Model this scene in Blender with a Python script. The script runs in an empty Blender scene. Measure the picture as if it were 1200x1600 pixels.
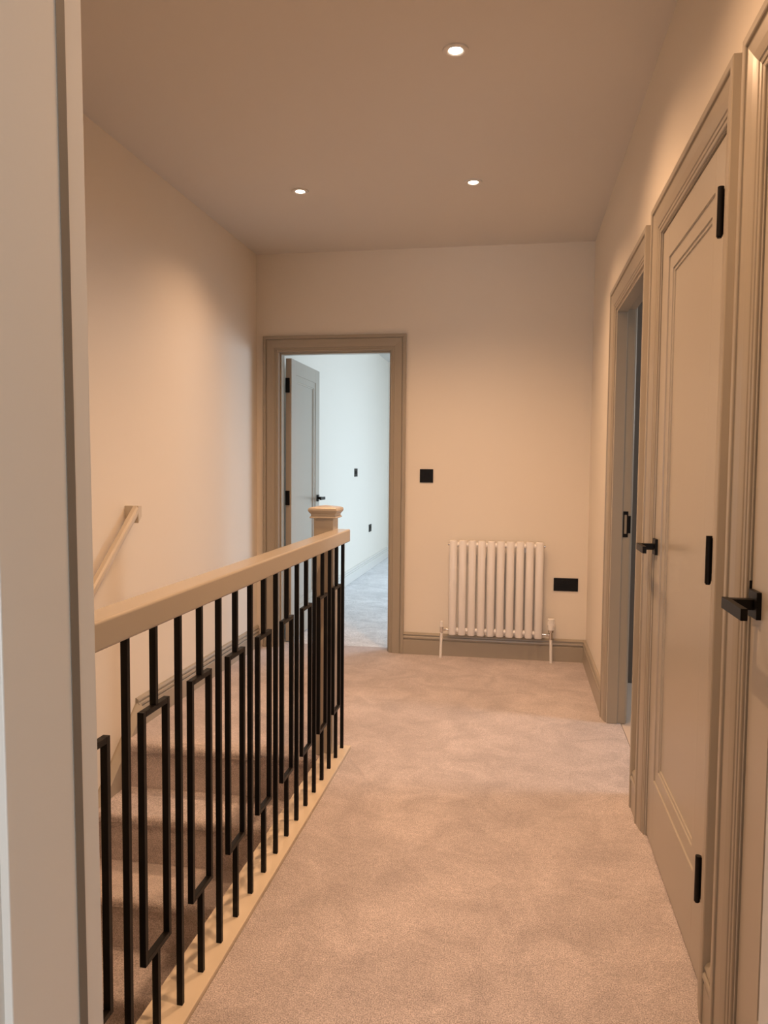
import bpy, bmesh, math, random
from mathutils import Vector, Matrix
random.seed(4)
S = bpy.context.scene
COL = S.collection

# ------------------------------------------------------------------ camera
H = 1.245
PT, YW, RL = 0.0592, 0.1720, 0.0087
F = Vector((-math.sin(YW)*math.cos(PT), math.cos(YW)*math.cos(PT), -math.sin(PT)))
R = Vector((math.cos(YW), math.sin(YW), 0)); U = R.cross(F)
R2 = math.cos(RL)*R + math.sin(RL)*U
U2 = -math.sin(RL)*R + math.cos(RL)*U
cd = bpy.data.cameras.new('camera'); cam = bpy.data.objects.new('camera', cd); COL.objects.link(cam)
cam.matrix_world = Matrix(((R2.x, U2.x, -F.x, 0), (R2.y, U2.y, -F.y, 0), (R2.z, U2.z, -F.z, H), (0, 0, 0, 1)))
cd.sensor_fit = 'VERTICAL'; cd.sensor_height = 36; cd.lens = 36*1200.9/1600
cd.clip_start = 0.02
S.camera = cam

# ------------------------------------------------------------------ world, exposure
w = bpy.data.worlds.new('world'); S.world = w; w.use_nodes = True
w.node_tree.nodes['Background'].inputs[0].default_value = (0.75, 0.86, 1.0, 1)
w.node_tree.nodes['Background'].inputs[1].default_value = 1.0
S.view_settings.view_transform = 'Standard'; S.view_settings.look = 'None'
S.view_settings.exposure = 0.0; S.view_settings.gamma = 1; S.view_settings.use_curve_mapping = False

WARM = (1.0, 0.59, 0.325)
COOL = (0.65, 0.83, 1.0)
SPOT_W = 88
def area(name, loc, target, sx, sy, power, color):
    l = bpy.data.lights.new(name, 'AREA'); l.shape = 'RECTANGLE'; l.size = sx; l.size_y = sy
    l.energy = power; l.color = color
    o = bpy.data.objects.new(name, l); COL.objects.link(o); o.location = loc
    o.rotation_euler = (Vector(target)-Vector(loc)).to_track_quat('-Z', 'Y').to_euler()
    return o
# daylight coming in at the windows of the three rooms that open off the landing
area('daylight_bedroom', (1.95, 8.1, 1.55), (-0.4, 7.4, -0.7), 2.2, 1.5, 118, COOL)
area('daylight_bathroom', (3.2, 3.42, 1.80), (0.0, 3.5, 0.0), 0.6, 0.8, 31, (0.95, 0.97, 1.0))
area('daylight_near_room', (.05, -3.15, 1.05), (-.1, 0.6, 0.6), 1.5, 1.1, 60, (0.90, 0.95, 1.0))

# ------------------------------------------------------------------ materials
def mat(name, col, rough=0.5, metal=0.0, spec=0.5, bump=0.0, bscale=200, vary=0.0, vscale=3.0):
    m = bpy.data.materials.new(name); m.use_nodes = True
    nt = m.node_tree; b = nt.nodes['Principled BSDF']
    b.inputs['Base Color'].default_value = (*col, 1); b.inputs['Roughness'].default_value = rough
    b.inputs['Metallic'].default_value = metal; b.inputs['Specular IOR Level'].default_value = spec
    tc = nt.nodes.new('ShaderNodeTexCoord')
    if vary:
        n = nt.nodes.new('ShaderNodeTexNoise'); n.inputs['Scale'].default_value = vscale; n.inputs['Detail'].default_value = 3
        nt.links.new(tc.outputs['Object'], n.inputs['Vector'])
        r = nt.nodes.new('ShaderNodeValToRGB')
        r.color_ramp.elements[0].position = 0.3; r.color_ramp.elements[1].position = 0.7
        r.color_ramp.elements[0].color = (*[c*(1-vary) for c in col], 1); r.color_ramp.elements[1].color = (*[min(1, c*(1+vary)) for c in col], 1)
        nt.links.new(n.outputs['Fac'], r.inputs['Fac']); nt.links.new(r.outputs['Color'], b.inputs['Base Color'])
    if bump:
        n = nt.nodes.new('ShaderNodeTexNoise'); n.inputs['Scale'].default_value = bscale; n.inputs['Detail'].default_value = 2
        nt.links.new(tc.outputs['Object'], n.inputs['Vector'])
        bp = nt.nodes.new('ShaderNodeBump'); bp.inputs['Strength'].default_value = bump; bp.inputs['Distance'].default_value = 0.001
        nt.links.new(n.outputs['Fac'], bp.inputs['Height']); nt.links.new(bp.outputs['Normal'], b.inputs['Normal'])
    return m

def carpet_mat(name, c):
    m = bpy.data.materials.new(name); m.use_nodes = True
    nt = m.node_tree; N = nt.nodes; L = nt.links; b = N['Principled BSDF']
    b.inputs['Roughness'].default_value = 0.95; b.inputs['Specular IOR Level'].default_value = 0.1
    b.inputs['Sheen Weight'].default_value = 0.25; b.inputs['Sheen Roughness'].default_value = 0.5
    tc = N.new('ShaderNodeTexCoord')
    def noise(sc, det, dist=0.0, rough=0.5):
        n = N.new('ShaderNodeTexNoise'); n.inputs['Scale'].default_value = sc; n.inputs['Detail'].default_value = det
        n.inputs['Distortion'].default_value = dist; n.inputs['Roughness'].default_value = rough
        L.new(tc.outputs['Object'], n.inputs['Vector']); return n
    def ramp(src, p0, p1, a, bb):
        r = N.new('ShaderNodeValToRGB'); r.color_ramp.elements[0].position = p0; r.color_ramp.elements[1].position = p1
        r.color_ramp.elements[0].color = (a, a, a, 1); r.color_ramp.elements[1].color = (bb, bb, bb, 1)
        L.new(src, r.inputs['Fac']); return r.outputs['Color']
    def mul(a, bb):
        x = N.new('ShaderNodeMix'); x.data_type = 'RGBA'; x.blend_type = 'MULTIPLY'; x.inputs['Factor'].default_value = 1
        L.new(a, x.inputs['A']); L.new(bb, x.inputs['B']); return x.outputs['Result']
    tread = ramp(noise(6.0, 7, 0.9, 0.62).outputs['Fac'], 0.36, 0.66, 0.84, 1.08)   # brushed and trodden pile
    big = ramp(noise(2.0, 3, 0.5).outputs['Fac'], 0.35, 0.65, 0.92, 1.06)
    fine = ramp(noise(300, 2).outputs['Fac'], 0.36, 0.64, 0.62, 1.28)                # tufts
    mid = ramp(noise(70, 3).outputs['Fac'], 0.3, 0.7, 0.90, 1.10)
    col = N.new('ShaderNodeRGB'); col.outputs[0].default_value = (*c, 1)
    L.new(mul(mul(mul(mul(col.outputs[0], tread), big), fine), mid), b.inputs['Base Color'])
    bp = N.new('ShaderNodeBump'); bp.inputs['Strength'].default_value = 0.55; bp.inputs['Distance'].default_value = 0.004
    L.new(noise(220, 3).outputs['Fac'], bp.inputs['Height']); L.new(bp.outputs['Normal'], b.inputs['Normal'])
    return m

M = {
 'wall': mat('cream_wall_paint', (0.80, 0.745, 0.66), 0.75, bump=0.12, bscale=350),
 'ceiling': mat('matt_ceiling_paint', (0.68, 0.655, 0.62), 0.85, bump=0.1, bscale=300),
 'trim': mat('greige_eggshell', (0.375, 0.33, 0.265), 0.30),
 'door': mat('greige_door_paint', (0.45, 0.41, 0.35), 0.30),
 'jamb': mat('pale_lining_paint', (0.74, 0.71, 0.66), 0.35),
 'rail': mat('cream_rail_paint', (0.47, 0.42, 0.35), 0.24),
 'cream': mat('cream_handrail_paint', (0.64, 0.57, 0.47), 0.3),
 'plank': mat('pale_plank_paint', (0.72, 0.62, 0.48), 0.45, vary=0.05, vscale=6),
 'black': mat('matt_black_metal', (0.004, 0.003, 0.0025), 0.42, metal=0.0, spec=0.2),
 'blackp': mat('black_plate', (0.004, 0.004, 0.0045), 0.45, spec=0.2),
 'seal': mat('brown_fire_seal', (0.19, 0.165, 0.135), 0.7),
 'rad': mat('white_radiator_enamel', (0.83, 0.81, 0.79), 0.3),
 'white': mat('white_plastic', (0.85, 0.83, 0.80), 0.35),
 'chrome': mat('chrome', (0.75, 0.73, 0.70), 0.18, metal=1),
 'carpet': carpet_mat('beige_pile_carpet', (0.60, 0.53, 0.52)),
 'carpet2': carpet_mat('grey_pile_carpet', (0.84, 0.83, 0.84)),
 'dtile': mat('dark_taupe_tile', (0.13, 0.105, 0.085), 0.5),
 'tile': mat('pale_floor_tile', (0.66, 0.56, 0.48), 0.4),
 'dark': mat('dark_gap', (0.03, 0.025, 0.02), 0.9),
 'bezel': mat('white_bezel', (0.70, 0.67, 0.63), 0.45),
}
lampm = bpy.data.materials.new('lit_lamp'); lampm.use_nodes = True
_b = lampm.node_tree.nodes['Principled BSDF']; _b.inputs['Emission Color'].default_value = (1, 0.86, 0.70, 1); _b.inputs['Emission Strength'].default_value = 30

# ------------------------------------------------------------------ helpers
def obj(name, bm, m, parent=None, smooth=False, bevel=0, seg=2):
    bmesh.ops.recalc_face_normals(bm, faces=bm.faces)
    q = parent; off = Vector((0, 0, 0))
    while q is not None:
        off += q.location; q = q.parent
    bmesh.ops.translate(bm, verts=bm.verts, vec=-off)
    me = bpy.data.meshes.new(name); bm.to_mesh(me); bm.free()
    me.materials.append(M[m] if isinstance(m, str) else m)
    o = bpy.data.objects.new(name, me); COL.objects.link(o)
    if smooth:
        me.shade_smooth()
        try: me.set_sharp_from_angle(angle=math.radians(40))
        except Exception: pass
    if bevel:
        md = o.modifiers.new('bevel', 'BEVEL'); md.harden_normals = smooth; md.width = bevel; md.segments = seg; md.limit_method = 'ANGLE'; md.angle_limit = math.radians(40)
    if parent:
        o.parent = parent
    return o
def thing(name, label, cat=None, loc=(0, 0, 0), group=None, kind=None):
    o = bpy.data.objects.new(name, None); COL.objects.link(o); o.location = loc; o.empty_display_size = 0.05
    o['label'] = label
    if cat: o['category'] = cat
    if group: o['group'] = group
    if kind: o['kind'] = kind
    return o
def struct(o, label, cat):
    o['kind'] = 'structure'; o['label'] = label; o['category'] = cat; return o
def bx(bm, x0, x1, y0, y1, z0, z1):
    vs = [bm.verts.new((x, y, z)) for x in (x0, x1) for y in (y0, y1) for z in (z0, z1)]
    for f in ((0, 1, 3, 2), (4, 6, 7, 5), (0, 4, 5, 1), (2, 3, 7, 6), (0, 2, 6, 4), (1, 5, 7, 3)):
        bm.faces.new([vs[i] for i in f])
    return vs
def boxes(*bs):
    bm = bmesh.new()
    for b in bs: bx(bm, *b)
    return bm
def cyl(bm, p0, p1, r0, r1=None, n=20):
    if r1 is None: r1 = r0
    p0 = Vector(p0); p1 = Vector(p1); d = (p1-p0).normalized()
    a = d.orthogonal().normalized(); b = d.cross(a)
    ra = [bm.verts.new(p0+(a*math.cos(t)+b*math.sin(t))*r0) for t in [2*math.pi*i/n for i in range(n)]]
    rb = [bm.verts.new(p1+(a*math.cos(t)+b*math.sin(t))*r1) for t in [2*math.pi*i/n for i in range(n)]]
    for i in range(n): bm.faces.new((ra[i], ra[(i+1) % n], rb[(i+1) % n], rb[i]))
    bm.faces.new(ra[::-1]); bm.faces.new(rb)
def prism(bm, pts, axis, a0, a1):
    """polygon pts (2-D) extruded along axis from a0 to a1"""
    def P(p, a):
        return (a, p[0], p[1]) if axis == 'x' else ((p[0], a, p[1]) if axis == 'y' else (p[0], p[1], a))
    A = [bm.verts.new(P(p, a0)) for p in pts]; B = [bm.verts.new(P(p, a1)) for p in pts]
    n = len(pts)
    for i in range(n): bm.faces.new((A[i], A[(i+1) % n], B[(i+1) % n], B[i]))
    bm.faces.new(A[::-1]); bm.faces.new(B)
def skin(bm, rings, closed_ring=True, closed_path=False, caps=True):
    V = [[bm.verts.new(p) for p in r] for r in rings]
    n = len(V[0]); m = len(V)
    for i in range(m if closed_path else m-1):
        a, b = V[i], V[(i+1) % m]
        for j in range(n if closed_ring else n-1):
            bm.faces.new((a[j], a[(j+1) % n], b[(j+1) % n], b[j]))
    if caps and not closed_path:
        bm.faces.new(V[0][::-1]); bm.faces.new(V[-1])
ARCH = [(0, 0), (0, .004), (.002, .0055), (.009, .0060), (.0105, .0045), (.012, .0080), (.019, .0090), (.0205, .0072), (.023, .0110), (.030, .0125),
        (.045, .0150), (.070, .0175), (.0725, .0185), (.0735, .012), (.0785, .012), (.0795, .0205), (.082, .022), (.097, .022), (.100, .020), (.100, 0)]
def architrave(mp, u0, u1, v1, v0=0.0, prof=ARCH):
    """three-sided mitred casing round an opening u0..u1 x v0..v1; mp(u, v, h) -> world"""
    bm = bmesh.new()
    rings = []
    for (su, vv) in ((-1, 0), (-1, 1), (1, 1), (1, 0)):
        ring = []
        for o, h in prof:
            u = (u0-o) if su < 0 else (u1+o)
            v = v0 if vv == 0 else v1+o
            ring.append(mp(u, v, h))
        rings.append(ring)
    skin(bm, rings)
    return bm
SK = [(0, 0), (0, .018), (.094, .018), (.097, .0165), (.099, .011), (.1035, .011), (.105, .019), (.110, .021), (.118, .020), (.1215, .017),
      (.1225, .011), (.127, .010), (.129, .0165), (.134, .0165), (.141, .012), (.145, .006), (.145, 0)]
def skirting(mp, u0, u1):
    bm = bmesh.new()
    skin(bm, [[mp(u, v, h) for v, h in SK] for u in (u0, u1)])
    return bm

XL, XR, D, ZC = -1.756, 0.448, 5.025, 2.6555
WT = 0.087           # right wall thickness
YN = 0.748           # hall face of the near wall
ZB = -2.665          # ground floor level

# ------------------------------------------------------------------ structure: hall shell
bm = bmesh.new()
# hall strip, landing, door thresholds; top at z = 0
bx(bm, -.705, .517, .61, D+.13, -.22, 0)
for b in ((-1.76, -.81, 3.170, D+.13, -.22, 0), (-.81, -.705, 3.26, D+.13, -.22, 0)): bx(bm, *b)
struct(obj('floor', bm, 'carpet'), 'beige deep pile carpet covering the hall and landing', 'floor')
struct(obj('ceiling', boxes((XL-.1, XR+WT, .60, D+.13, ZC, ZC+.1)), 'ceiling'), 'plain warm ceiling over the landing', 'ceiling')
struct(obj('wall_left', boxes((XL-.1, XL, -.8, D+.13, ZB, ZC)), 'wall'), 'cream wall running down the stairs on the left', 'wall')
OL, OR_, OT = -1.606, -0.832, 2.010
struct(obj('wall_end', boxes((XL, OL, D, D+.13, -.0, ZC), (OR_, XR+WT, D, D+.13, 0, ZC), (OL, OR_, D, D+.13, OT, ZC)), 'wall'),
       'cream end wall with the radiator and open doorway', 'wall')
D2 = (2.975, 3.840, 2.0); D3 = (1.857, 2.665, 2.012); D4 = (0.868, 1.589, 2.0)
def right_wall():
    b = []
    ys = [YN-.14]
    for d in (D4, D3, D2): ys += [d[0], d[1]]
    ys.append(D)
    for i in range(0, len(ys), 2): b.append((XR, XR+WT, ys[i], ys[i+1], 0, ZC))
    for d in (D4, D3, D2): b.append((XR, XR+WT, d[0], d[1], d[2], ZC))
    return boxes(*b)
struct(obj('wall_right', right_wall(), 'wall'), 'cream wall on the right holding three doors', 'wall')
NL, NR, NT = -.45, .2365, 2.06
struct(obj('wall_near', boxes((XL, NL-.03, .61, YN-.008, 0, ZC), (NR+.03, XR, .61, YN-.008, 0, ZC), (NL-.03, NR+.03, .61, YN-.008, NT+.03, ZC)), 'wall'),
       'wall around the doorway the picture is taken from', 'wall')
# stairwell shell below
struct(obj('wall_stairwell_right', boxes((-.81, -.72, -.8, 3.14, ZB, -.062)), 'wall'), 'stairwell wall below the balusters', 'wall')
struct(obj('wall_stairwell_back', boxes((XL, -.72, 3.33, 3.4, ZB, -.22)), 'wall'), 'stairwell wall below the landing edge', 'wall')
struct(obj('wall_stairwell_end', boxes((XL-.1, -.72, -.9, -.8, ZB, -.22)), 'wall'), 'stairwell wall at the foot of the stairs', 'wall')
struct(obj('floor_lower', boxes((XL-.1, -.72, -.9, 3.4, ZB-.1, ZB)), 'carpet'), 'ground floor at the foot of the stairs', 'floor')

# skirting boards
mpE = lambda u, v, h: (u, D-h, v)
mpR = lambda u, v, h: (XR-h, u, v)
mpL = lambda u, v, h: (XL+h, u, v)
struct(obj('baseboard_end', skirting(mpE, OR_+.1, XR), 'trim'), 'greige moulded skirting under the radiator', 'skirting board')
bm = bmesh.new()
for a, b in ((D2[1]+.1, D), (D3[1]+.1, D2[0]-.1), (D4[1]+.1, D3[0]-.1)):
    skin(bm, [[mpR(u, v, h) for v, h in SK] for u in (a, b)])
struct(obj('baseboard_right', bm, 'trim'), 'greige moulded skirting between the right hand doors', 'skirting board')
struct(obj('baseboard_left', skirting(mpL, 3.31, D), 'trim'), 'greige moulded skirting along the left landing wall', 'skirting board')

# ------------------------------------------------------------------ rooms beyond
BX1, BY1 = 2.0, 10.36
bm = boxes((XL-.1, BX1, D+.13, BY1, -.2, -.002)); struct(obj('floor_bedroom', bm, 'carpet2'), 'pale grey carpet in the room beyond the end doorway', 'floor')
struct(obj('ceiling_bedroom', boxes((XL-.1, BX1+.1, D+.13, BY1+.1, ZC, ZC+.1)), 'ceiling'), 'ceiling of the room beyond the end doorway', 'ceiling')
struct(obj('wall_bedroom_left', boxes((XL-.1, XL, D+.13, BY1, -.2, ZC)), 'wall'), 'pale wall of the room beyond the end doorway', 'wall')
struct(obj('wall_bedroom_back', boxes((XL-.1, BX1+.1, BY1, BY1+.1, -.2, ZC)), 'wall'), 'far wall of the room beyond the end doorway', 'wall')
struct(obj('wall_bedroom_right', boxes((BX1, BX1+.1, D, 7.0, -.2, ZC), (BX1, BX1+.1, 9.2, BY1, -.2, ZC), (BX1, BX1+.1, 7.0, 9.2, -.2, .75), (BX1, BX1+.1, 7.0, 9.2, 2.25, ZC), (XR+WT, BX1, D, D+.13, -.2, ZC)), 'wall'),
       'window wall of the room beyond the end doorway', 'wall')
struct(obj('baseboard_bedroom', skirting(mpL, D+.13, BY1), 'jamb'), 'pale skirting in the room beyond the end doorway', 'skirting board')
# bathroom behind the open right hand door
struct(obj('floor_bathroom', boxes((.521, 3.3, 1.75, 4.6, -.2, -.004)), 'tile'), 'pale floor inside the open door on the right', 'floor')
struct(obj('trim_1', boxes((.5165, .5225, D2[0], D2[1], -.02, -.006)), 'dark'), 'dark joint between hall carpet and bathroom floor', 'threshold')
struct(obj('ceiling_bathroom', boxes((XR+WT, 3.4, 1.75, 4.7, ZC, ZC+.1)), 'ceiling'), 'ceiling inside the open door on the right', 'ceiling')
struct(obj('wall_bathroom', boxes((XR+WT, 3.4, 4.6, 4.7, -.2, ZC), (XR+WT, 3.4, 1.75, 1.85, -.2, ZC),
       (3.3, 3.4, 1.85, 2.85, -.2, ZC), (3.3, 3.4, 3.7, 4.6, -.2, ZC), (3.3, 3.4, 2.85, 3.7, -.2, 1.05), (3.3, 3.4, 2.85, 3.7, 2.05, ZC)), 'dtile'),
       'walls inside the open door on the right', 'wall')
# cupboard backs behind the two closed doors keep the light out
struct(obj('wall_cupboard', boxes((XR+WT+.5, XR+WT+.55, .5, 1.75, 0, ZC), (XR+WT, XR+WT+.5, .5, .55, 0, ZC), (XR+WT, XR+WT+.55, .5, 1.8, ZC, ZC+.05), (XR+WT, XR+WT+.55, .5, 1.75, -.05, 0)), 'wall'),
       'cupboard walls behind the closed doors', 'wall')
# near room, behind the camera
struct(obj('floor_near_room', boxes((-2.6, 1.7, -3.2, .61, -.2, 0)), 'carpet'), 'carpet of the room the picture is taken from', 'floor')
struct(obj('ceiling_near_room', boxes((-2.7, 1.8, -3.3, .61, ZC, ZC+.1)), 'ceiling'), 'ceiling of the room the picture is taken from', 'ceiling')
struct(obj('wall_near_room', boxes((-2.7, -2.6, -3.2, .7, 0, ZC),
       (1.7, 1.8, -3.2, .61, 0, ZC), (-2.7, -.75, -3.3, -3.2, 0, ZC), (.85, 1.8, -3.3, -3.2, 0, ZC), (-.75, .85, -3.3, -3.2, 0, .45), (-.75, .85, -3.3, -3.2, 1.65, ZC), (-2.6, XL, .61, .71, 0, ZC), (XR, 1.7, .61, .71, 0, ZC)), 'wall'),
       'walls of the room the picture is taken from', 'wall')
def window(n, x, y0, y1, z0, z1, label, turned=False):
    t = thing('window_%d' % n, label, 'window', (x, (y0+y1)/2, z0) if not turned else ((y0+y1)/2, x, z0), kind='structure')
    bm = bmesh.new(); f = .06
    for b in ((y0, y0+f, z0, z1), (y1-f, y1, z0, z1), (y0+f, y1-f, z0, z0+f), (y0+f, y1-f, z1-f, z1), ((y0+y1)/2-.03, (y0+y1)/2+.03, z0+f, z1-f)):
        if turned: bx(bm, b[0], b[1], x-.03, x+.03, b[2], b[3])
        else: bx(bm, x-.03, x+.03, *b)
    obj('window_frame', bm, 'white', t)
window(1, BX1+.05, 7.0, 9.2, .75, 2.25, 'white window of the room beyond the end doorway')
window(2, 3.35, 2.85, 3.7, 1.05, 2.05, 'white window inside the open door on the right')
window(3, -3.25, -.75, .85, .45, 1.65, 'white window of the room the picture is taken from', True)

# ------------------------------------------------------------------ doors
def leaf_bm(mp, u0, u1, v0, v1, ins, th=.040):
    """framed leaf: two stiles, two rails and a stepped sunk panel; mp(u, v, h), h>0 towards the viewer's side"""
    l, r, b, t = ins
    bm = bmesh.new()
    def brd(a0, a1, b0, b1, e=.0006):
        pts = [mp(u, v, h) for u in (a0+e, a1-e) for v in (b0+e*0, b1) for h in (-th, 0)]
        vs = [bm.verts.new(p) for p in pts]
        for f in ((0, 1, 3, 2), (4, 6, 7, 5), (0, 4, 5, 1), (2, 3, 7, 6), (0, 2, 6, 4), (1, 5, 7, 3)): bm.faces.new([vs[i] for i in f])
    brd(u0, u0+l, v0, v1, 0.0003); brd(u1-r, u1, v0, v1, 0.0003)
    brd(u0+l, u1-r, v0, v0+b); brd(u0+l, u1-r, v1-t, v1)
    for side in (0, 1):
        prof = [(0, 0), (.001, -.0045), (.044, -.0050), (.045, -.0085), (.054, -.0090), (.055, -.0125), (.3, -.0125)]
        rings = []
        for (a, c) in ((0, 0), (1, 0), (1, 1), (0, 1)):
            ring = []
            for o, h in prof[:-1]:
                hh = h if side == 0 else -th-h
                ring.append(mp((u0+l+o) if a == 0 else (u1-r-o), (v0+b+o) if c == 0 else (v1-t-o), hh))
            rings.append(ring)
        V = [[bm.verts.new(p) for p in rg] for rg in rings]
        for i in range(4):
            a, c = V[i], V[(i+1) % 4]
            for j in range(len(a)-1): bm.faces.new((a[j], a[j+1], c[j+1], c[j]))
        bm.faces.new([V[i][-1] for i in range(4)])
    return bm
def lever(mp, parent, uc, vc, direction, x=1):
    """square rose and flat lever on a leaf face"""
    bm = bmesh.new()
    def bb(bm, a0, a1, b0, b1, h0, h1):
        vs = [bm.verts.new(mp(u, v, h)) for u in (a0, a1) for v in (b0, b1) for h in (h0, h1)]
        for f in ((0, 1, 3, 2), (4, 6, 7, 5), (0, 4, 5, 1), (2, 3, 7, 6), (0, 2, 6, 4), (1, 5, 7, 3)): bm.faces.new([vs[i] for i in f])
    bb(bm, uc-.026, uc+.026, vc-.026, vc+.026, 0, .009)
    obj('handle_rose', bm, 'black', parent, bevel=.001)
    bm = bmesh.new()
    bb(bm, uc-.010, uc+.010, vc-.010, vc+.010, .009, .050)
    a, b = sorted((uc-direction*.010, uc+direction*.120))
    bb(bm, a, b, vc-.011, vc+.011, .050, .062)
    obj('handle_lever', bm, 'black', parent, bevel=.001)
def lining(mp, u0, u1, v1, depth, stop=(.035, .075), th=.0):
    """jamb lining as a thin three-sided box inside an opening, with planted stop; h negative into the wall"""
    bm = bmesh.new()
    def bb(a0, a1, b0, b1, h0, h1):
        vs = [bm.verts.new(mp(u, v, h)) for u in (a0, a1) for v in (b0, b1) for h in (h0, h1)]
        for f in ((0, 1, 3, 2), (4, 6, 7, 5), (0, 4, 5, 1), (2, 3, 7, 6), (0, 2, 6, 4), (1, 5, 7, 3)): bm.faces.new([vs[i] for i in f])
    e = .0012
    bb(u0, u0+.004, 0, v1, -depth, -e); bb(u1-.004, u1, 0, v1, -depth, -e); bb(u0+.004, u1-.004, v1-.004, v1, -depth, -e)
    s0, s1 = stop; e = 0
    bb(u0+.004, u0+.015, 0, v1-.004, -s1, -s0); bb(u1-.015, u1-.004, 0, v1-.004, -s1, -s0); bb(u0+.015, u1-.015, v1-.015, v1-.004, -s1, -s0)
    return bm

# door_1: doorway in the end wall with its leaf standing open into the bedroom
t = thing('door_1', 'open doorway in the end wall with greige moulded frame', 'door', ((OL+OR_)/2, D, 0), kind='structure')
obj('architrave', architrave(mpE, OL, OR_, OT), 'trim', t, smooth=False)
obj('lining', lining(mpE, OL, OR_, OT, .130, (.030, .085)), 'trim', t)
mpB = lambda u, v, h: (u, D+.13+h, v)
obj('architrave', architrave(mpB, OL, OR_, OT), 'trim', t)
LX = -1.556
mpO = lambda u, v, h: (LX+h, u, v)
leaf = obj('door_leaf', leaf_bm(mpO, 5.172, 5.934, .008, 1.985, (.115, .115, .22, .10)), 'door', t)
leaf['label'] = 'greige panelled leaf standing open'
lever(mpO, leaf, 5.882, .992, -1)
for i, z in enumerate((1.80, 1.02, .26)):
    obj('hinge', boxes((LX-.040, LX-.012, 5.160, 5.172, z-.05, z+.05)), 'black', leaf)

# door_2: open doorway on the right
t = thing('door_2', 'open doorway on the right nearest the radiator', 'door', (XR, (D2[0]+D2[1])/2, 0), kind='structure')
obj('architrave', architrave(mpR, *D2), 'trim', t)
obj('lining', lining(mpR, *D2, WT, (.0012, .050)), 'trim', t, bevel=.002)
mpRb = lambda u, v, h: (XR+WT+h, u, v)
obj('architrave', architrave(mpRb, *D2), 'trim', t)
mpO2 = lambda u, v, h: (u, D2[0]+.006+.04+h, v)
leaf = obj('door_leaf', leaf_bm(mpO2, XR+WT+.03, XR+WT+.03+.82, .008, 1.985, (.115, .115, .22, .10)), 'door', t)
lever(mpO2, leaf, XR+WT+.80, .992, -1)
bm = boxes((.503, .526, D2[1]-.0065, D2[1]-.004, .915, .931), (.503, .526, D2[1]-.0065, D2[1]-.004, 1.023, 1.039),
           (.503, .508, D2[1]-.0065, D2[1]-.004, .931, 1.023), (.520, .526, D2[1]-.0065, D2[1]-.004, .931, 1.023), (.526, .5375, D2[1]-.010, D2[1]-.004, .935, 1.018))
obj('strike_plate', bm, 'black', t)['label'] = 'black latch keeper'

# door_3, door_4: closed doors on the right
def closed(n, d, label, lever_u, stile=.100):
    t = thing('door_%d' % n, label, 'door', (XR, (d[0]+d[1])/2, 0), kind='structure')
    obj('architrave', architrave(mpR, *d), 'trim', t)
    obj('lining', lining(mpR, *d, WT, (.050, .075)), 'trim', t)
    mpf = lambda u, v, h: (XR+.004-h, u, v)
    leaf = obj('door_leaf', leaf_bm(mpf, d[0]+.007, d[1]-.007, .010, d[2]-.008, (.122, stile, .222, .098)), 'door', t)
    lever(mpf, leaf, lever_u, .990, -1)
    if n > 0:
        for z in (1.822, 1.037, .280):
            bm = bmesh.new(); cyl(bm, (XR-.012, d[0]+.007, z-.055), (XR-.012, d[0]+.007, z+.055), .0070, n=14); bx(bm, XR-.012, XR+.004, d[0]+.006, d[0]+.009, z-.05, z+.05)
            cyl(bm, (XR-.012, d[0]+.007, z-.058), (XR-.012, d[0]+.007, z-.055), .005, n=14)
            obj('hinge', bm, 'black', leaf, smooth=True)
    if n == 4: obj('strike_plate', boxes((XR-.0005, XR+.03, d[1]-.0055, d[1]-.004, .96, 1.03)), 'black', t)
closed(3, D3, 'closed greige panelled door with three black hinges showing', 2.628)
closed(4, D4, 'closed greige door nearest the camera on the right edge', 1.546, .125)

# door_5: frame of the doorway the camera looks through
t = thing('door_5', 'pale painted doorway frame at the left and right picture edges', 'door', ((NL+NR)/2, .68, 0), kind='structure')
bm = boxes((NL-.03, NL, .6065, YN+.011, 0, NT), (NR, NR+.03, .6065, YN+.011, 0, NT), (NL-.03, NR+.03, .6065, YN+.011, NT, NT+.03))
obj('lining', bm, 'jamb', t, bevel=.0015)
mpN = lambda u, v, h: (u, YN-.002+h, v); mpN2 = lambda u, v, h: (u, .610-h, v)
obj('architrave', architrave(mpN, NL-.006, NR+.006, NT+.006), 'jamb', t)
obj('architrave', architrave(mpN2, NL-.008, NR+.008, NT+.006, prof=[(0, 0), (0, .013), (.003, .016), (.030, .018), (.070, .019), (.075, .022), (.098, .022), (.1, .02), (.1, 0)]), 'jamb', t)
o = obj('seal_strip', boxes((NL-.001, NL+.0008, .7120, .7268, 0, NT)), 'seal', t); o['label'] = 'dark brown vertical seal strip'
for c in t.children:                                   # the left post stands slightly out of plumb
    for v in c.data.vertices:
        if v.co.x < -.1: v.co.x += .0093*(1.2-v.co.z)

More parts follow.
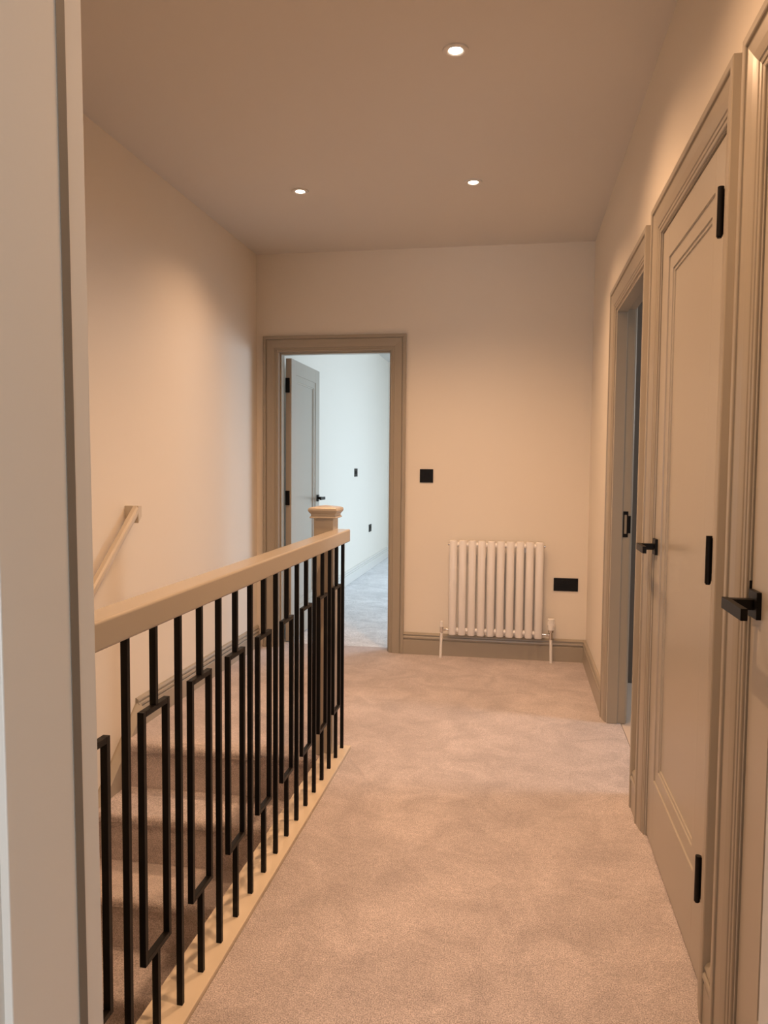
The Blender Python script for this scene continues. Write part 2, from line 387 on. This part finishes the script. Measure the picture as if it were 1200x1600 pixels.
# ------------------------------------------------------------------ stairs
RISE, GO, Y0S = .205, .247, 3.140
t = thing('staircase', 'carpeted stairs going down behind the black balusters', 'staircase', (-1.27, 3.1, -.2))
def nose(y, z, r=.022, over=.018):
    """points round a carpeted nosing, from top back to underside"""
    return [(y-over+r*(1-math.sin(a)), z-r*(1-math.cos(a))) for a in [math.radians(k) for k in range(0, 91, 15)]]
def nosing_profile(y, z, back, drop):
    # top at z from back to the nosing, round, then riser down to z-drop
    p = [(back, z)]
    p += [(y-.018+.022*(1-math.sin(a)), z-.022*(1-math.cos(a))) for a in [math.radians(k) for k in range(0, 91, 9)]]
    p += [(y-.018, z-.034), (y-.004, z-.046), (y, z-.075), (y, z-drop), (back, z-drop)]
    return p
for i in range(0, 12):
    z = -RISE*i; y = Y0S-GO*i
    bm = bmesh.new()
    back = y+GO+.01 if i else y+.0
    if i == 0:
        # nosing and riser that finish the landing edge
        p = nosing_profile(y, z+.0005, y+.03, RISE)
    else:
        p = nosing_profile(y, z, back, RISE)
    prism(bm, p, 'x', -1.716, -.811)
    obj('stair_step', bm, 'carpet', t)
# wall string with a bevelled top, rising to meet the skirting
sl = RISE/GO
def string_bm(x0, x1, lift, low):
    bm = bmesh.new()
    ya, yb = 3.318, .2
    def zt(y): return .128+lift-(3.318-y)*sl
    prism(bm, [(ya, zt(ya)), (ya, -.25), (ya-.1, -.25-.1*sl-.2), (yb, zt(yb)-low), (yb, zt(yb))], 'x', x0, x1)
    return bm
bm = bmesh.new()
def ssec(y):
    z = .130-(3.318-y)*sl
    lo = -.205-(3.318-y)*sl-.12
    return [(XL+.0005, y, lo), (XL+.0395, y, lo), (XL+.0395, y, z-.030), (XL+.010, y, z), (XL+.0005, y, z)]
skin(bm, [ssec(3.318), ssec(.2)])
obj('wall_string', bm, 'trim', t, bevel=.0015)

# ------------------------------------------------------------------ balustrade
t = thing('balustrade', 'cream handrail on black metal balusters guarding the stairs', 'balustrade', (-.739, 2.0, 0))
bm = bmesh.new()
y0 = YN+.001
hx0, hx1, hz0, hz1 = -.776, -.709, .9190, .9735
ring = []
def rr(x0, x1, z0, z1, r, n=4):
    pts = []
    for cx, cz, a0 in ((x1-r[0], z1-r[0], 0), (x0+r[0], z1-r[0], 90), (x0+r[1], z0+r[1], 180), (x1-r[1], z0+r[1], 270)):
        q = r[0] if a0 < 180 else r[1]
        for k in range(n+1):
            a = math.radians(a0+90*k/n); pts.append((cx+q*math.cos(a), cz+q*math.sin(a)))
    return pts
bx(bm, hx0, hx1, y0, 3.238, hz0, hz1)
obj('handrail', bm, 'rail', t, bevel=.006, seg=4, smooth=True)
prism(bm := bmesh.new(), [(-.810, y0), (-.706, y0), (-.706, 3.259), (-.7625, 3.259), (-.7625, 3.149), (-.810, 3.149)], 'z', -.06, .012)
obj('base_plank', bm, 'plank', t, bevel=.0015)['label'] = 'pale flat board under the balusters'
# balusters
BXc, BY, BS = -.739, 3.2241, .11684
def bar(bm, y0, y1, z0, z1, x0=-.007, x1=.007): bx(bm, BXc+x0, BXc+x1, y0, y1, z0, z1)
bmp = bmesh.new(); bar(bmp, -.006, .006, .010, .921)
bmb = bmesh.new()
bar(bmb, -.006, .006, .010, .218); bar(bmb, -.006, .006, .742, .921)
bar(bmb, -.0595, -.0475, .214, .746); bar(bmb, .0475, .0595, .214, .746)
bar(bmb, -.0475, .0475, .214, .226); bar(bmb, -.0475, .0475, .734, .746)
def first_baluster(bm, n):
    o = obj('baluster', bm, 'black', None, bevel=.0006, seg=1); o.parent = t
    o.location = (-t.location.x, BY-n*BS-t.location.y, 0); return o
p0 = first_baluster(bmp, 0); b0 = first_baluster(bmb, 1); b0['label'] = 'baluster with open rectangle in its middle'
for n in range(2, 21):
    c = (b0 if n % 2 else p0).copy(); COL.objects.link(c)
    c.location = (-t.location.x, BY-n*BS-t.location.y-(.013 if n > 16 else 0), 0)
    c.parent = t
# newel
nx0, nx1, ny0, ny1 = -.850, -.7635, 3.150, 3.237
post = obj('newel_post', boxes((nx0, nx1, ny0, ny1, .0005, 1.035)), 'rail', t, bevel=.003)
cx, cy = (nx0+nx1)/2, (ny0+ny1)/2; hw = (nx1-nx0)/2
prof = [(hw+.012, 1.024), (hw+.015, 1.027), (hw+.012, 1.031), (hw+.009, 1.034), (hw+.010, 1.042), (hw+.017, 1.050), (hw+.020, 1.058), (hw+.018, 1.066), (hw+.010, 1.070), (hw-.01, 1.0735), (.004, 1.078)]
bm = bmesh.new()
rings = [[(cx+s*a, cy+q*a, z) for s, q in ((-1, -1), (1, -1), (1, 1), (-1, 1))] for a, z in prof]
skin(bm, rings)
obj('newel_cap', bm, 'rail', post, bevel=.0012)

# ------------------------------------------------------------------ wall handrail
t = thing('wall_handrail', 'sloping cream handrail fixed to the left stair wall', 'handrail', (-1.72, 3.2, 1.0))
bm = bmesh.new()
x0, x1 = -1.722, -1.689
y1, z1 = 3.232, 1.057
th = .050
# sloping rail, plumb cut at top
yl = .9
sec = lambda y: [(x0, y, z1-(y1-y)*sl-th*.5), (x0+.006, y, z1-(y1-y)*sl-th), (x1-.006, y, z1-(y1-y)*sl-th), (x1, y, z1-(y1-y)*sl-th*.55), (x1, y, z1-(y1-y)*sl-.008), (x1-.008, y, z1-(y1-y)*sl), (x0+.008, y, z1-(y1-y)*sl), (x0, y, z1-(y1-y)*sl-.008)]
skin(bm, [sec(y1), sec(yl)])
obj('rail', bm, 'cream', t, bevel=.002)
prism(bm := bmesh.new(), [(y1-.002, z1-.078), (y1+.030, z1-.050), (y1+.030, z1), (y1-.002, z1)], 'x', XL, x1)
obj('wall_return', bm, 'cream', t, bevel=.0015)
for yb in (2.55, 1.5):
    zb = z1-(y1-yb)*sl-th
    bm = bmesh.new(); cyl(bm, (-1.705, yb, zb+.02), (-1.705, yb, zb-.04), .006); cyl(bm, (-1.705, yb, zb-.04), (XL, yb, zb-.05), .006); cyl(bm, (XL, yb, zb-.05), (XL+.006, yb, zb-.05), .022)
    obj('bracket', bm, 'black', t, smooth=True)

# ------------------------------------------------------------------ radiator
t = thing('radiator', 'white radiator of ten vertical oval tubes on the end wall', 'radiator', (-.128, 4.96, .15))
RX0, PITCH, n = -.4285, .06095, 10
yc = 4.966
def oval(cx, a, b, k=28):
    return [(cx+a*math.copysign(abs(math.cos(t_))**.8, math.cos(t_)), yc+b*math.copysign(abs(math.sin(t_))**.9, math.sin(t_))) for t_ in [2*math.pi*i/k for i in range(k)]]
def tube(cx):
    bm = bmesh.new(); rings = []
    for z, s in ((.153, .80), (.155, .93), (.160, 1), (.764, 1), (.769, .93), (.772, .80)):
        rings.append([(x, y, z) for x, y in oval(cx,   .0255*s, .0240*s)])
    skin(bm, rings); return bm
first = None
for i in range(n):
    if i == 0:
        first = obj('radiator_tube', tube(RX0+.0255), 'rad', t, smooth=True)
    else:
        c = first.copy(); COL.objects.link(c); c.location.x += PITCH*i; c.parent = t
for z in (.745, .186):
    bm = bmesh.new(); cyl(bm, (RX0+.012, yc+.004, z), (RX0+PITCH*9+.039, yc+.004, z), .0155, n=18)
    obj('header_pipe', bm, 'rad', t, smooth=True)
bm = bmesh.new(); cyl(bm, (RX0-.010, yc+.004, .745), (RX0+.012, yc+.004, .745), .009, n=14); obj('bleed_plug', bm, 'chrome', t, smooth=True)
bm = bmesh.new(); cyl(bm, (RX0+PITCH*9+.039, yc+.004, .745), (RX0+PITCH*9+.062, yc+.004, .745), .009, n=14); obj('bleed_plug', bm, 'chrome', t, smooth=True)
for xx in (RX0+.08, RX0+PITCH*8):
    bm = boxes((xx-.012, xx+.012, yc+.012, D-.0005, .70, .74)); obj('wall_bracket', bm, 'rad', t)
px = -.474
bm = bmesh.new(); cyl(bm, (px, yc, .165), (px, yc, .202), .0115, n=14); cyl(bm, (px, yc, .186), (RX0+.014, yc+.002, .186), .0075, n=14); cyl(bm, (px+.014, yc, .186), (px+.026, yc, .186), .0125, n=6)
v = obj('lockshield_valve', bm, 'chrome', t, smooth=True)
bm = bmesh.new(); cyl(bm, (px, yc, .202), (px, yc, .238), .0105, .0095, n=16); cyl(bm, (px, yc, .238), (px, yc, .243), .0095, .006, n=16); obj('valve_cap', bm, 'white', v, smooth=True)
bm = bmesh.new(); cyl(bm, (px-.004, yc-.01, .0), (px, yc, .165), .009, n=16); obj('supply_pipe', bm, 'white', t, smooth=True)
px = .226
bm = bmesh.new(); cyl(bm, (px, yc, .150), (px, yc, .196), .012, n=14); cyl(bm, (px, yc, .180), (.165, yc+.002, .182), .008, n=14); cyl(bm, (px-.030, yc, .181), (px-.016, yc, .181), .0135, n=6); cyl(bm, (px, yc, .196), (px, yc, .212), .018, .020, n=14)
v = obj('thermostatic_valve', bm, 'chrome', t, smooth=True)
bm = bmesh.new()
for (z0, r0, z1_, r1) in ((.212, .0215, .236, .0225), (.236, .0225, .244, .0225), (.244, .0185, .268, .0185), (.268, .0215, .282, .0225), (.282, .0225, .285, .020)):
    cyl(bm, (px, yc, z0), (px, yc, z1_), r0, r1, n=22)
for k in range(10):
    a = 2*math.pi*k/10
    bx(bm, px+.0195*math.cos(a)-.0025, px+.0195*math.cos(a)+.0025, yc+.0195*math.sin(a)-.0025, yc+.0195*math.sin(a)+.0025, .244, .268)
obj('valve_head', bm, 'white', v, smooth=True)
bm = bmesh.new(); cyl(bm, (px+.003, yc-.008, 0), (px, yc, .150), .009, n=16); obj('supply_pipe', bm, 'white', t, smooth=True)

# ------------------------------------------------------------------ switches and sockets
def plate(mp, u, v, wd, ht, name, label, cat, rockers, m='blackp', screws=True):
    p = mp(u, v, 0)
    t = thing(name, label, cat, p)
    def B(a0, a1, b0, b1, h0, h1):
        bm = bmesh.new(); vs = [bm.verts.new(mp(x, y, h)) for x in (a0, a1) for y in (b0, b1) for h in (h0, h1)]
        for f in ((0, 1, 3, 2), (4, 6, 7, 5), (0, 4, 5, 1), (2, 3, 7, 6), (0, 2, 6, 4), (1, 5, 7, 3)): bm.faces.new([vs[i] for i in f])
        return bm
    obj('face_plate', B(u-wd/2, u+wd/2, v-ht/2, v+ht/2, 0, .006), m, t, bevel=.0015)
    for (nm, du, dv, rw, rh, hh) in rockers:
        obj(nm, B(u+du-rw/2, u+du+rw/2, v+dv-rh/2, v+dv+rh/2, .006, .006+hh), 'black', t, bevel=.0006)
plate(mpE, -.5915, 1.186, .088, .088, 'light_switch', 'square black light switch plate on the cream end wall', 'light switch',
      [('rocker', -.012, 0, .019, .030, .003), ('rocker', .012, 0, .019, .030, .003)])
plate(mpE, .315, .498, .153, .084, 'power_socket', 'wide black double socket to the right of the radiator', 'socket',
      [('socket_switch', -.018, .018, .012, .02, .003), ('socket_switch', .018, .018, .012, .02, .003), ('socket_face', -.042, -.006, .034, .030, .001), ('socket_face', .042, -.006, .034, .030, .001)])
plate(mpL, 8.27, 1.175, .15, .088, 'light_switch', 'upper black wall plate seen through the end doorway', 'light switch', [('rocker', -.03, 0, .02, .035, .004), ('rocker', .03, 0, .02, .035, .004)])
plate(mpL, 9.12, .50, .15, .088, 'power_socket', 'lower black wall plate seen through the end doorway', 'socket', [('socket_face', -.035, 0, .04, .04, .003), ('socket_face', .035, 0, .04, .04, .003)])

# ------------------------------------------------------------------ downlights
def ring_bm(r0, r1, z0, z1, n=40):
    bm = bmesh.new()
    pr = [(r1, z1), (r1, z0+.0015), (r1-.003, z0), (r0+.006, z0), (r0, z0+.004), (r0-.002, z1)]
    rings = [[(r*math.cos(a), r*math.sin(a), z) for r, z in pr] for a in [2*math.pi*i/n for i in range(n)]]
    skin(bm, rings, closed_path=True)
    return bm
def disc_bm(r, z, n=32):
    bm = bmesh.new(); cyl(bm, (0, 0, z), (0, 0, z+.002), r, n=n); return bm
def downlight(x, y, label, watts, cone):
    t = thing('downlight', label, 'ceiling light', (x, y, ZC), group=None)
    a = obj('bezel', ring_bm(.0225, .044, -.006, 0), 'bezel', None, smooth=True); a.parent = t
    b = obj('lamp', disc_bm(.0215, -.0032), lampm, None); b.parent = t
    l = bpy.data.lights.new('downlight_beam', 'SPOT'); l.energy = watts; l.color = WARM; l.spot_size = math.radians(cone); l.spot_blend = 1; l.shadow_soft_size = .022
    o = bpy.data.objects.new('downlight_beam', l); COL.objects.link(o); o.parent = t; o.location = (0, 0, -.012)
for x, y, lb, wt, cn in ((-.235, 2.690, 'lit round downlight nearest the camera, highest in the picture', SPOT_W, 148),
             (-.245, 3.912, 'lit round downlight in front of the radiator wall, right of the pair', SPOT_W*.92, 134),
             (-1.131, 3.908, 'lit round downlight over the stair head, left of the pair', SPOT_W*.52, 132),
             (-.240, 1.470, 'lit round downlight just above the frame over the near hall', SPOT_W*1.08, 148)):
    downlight(x, y, lb, wt, cn)
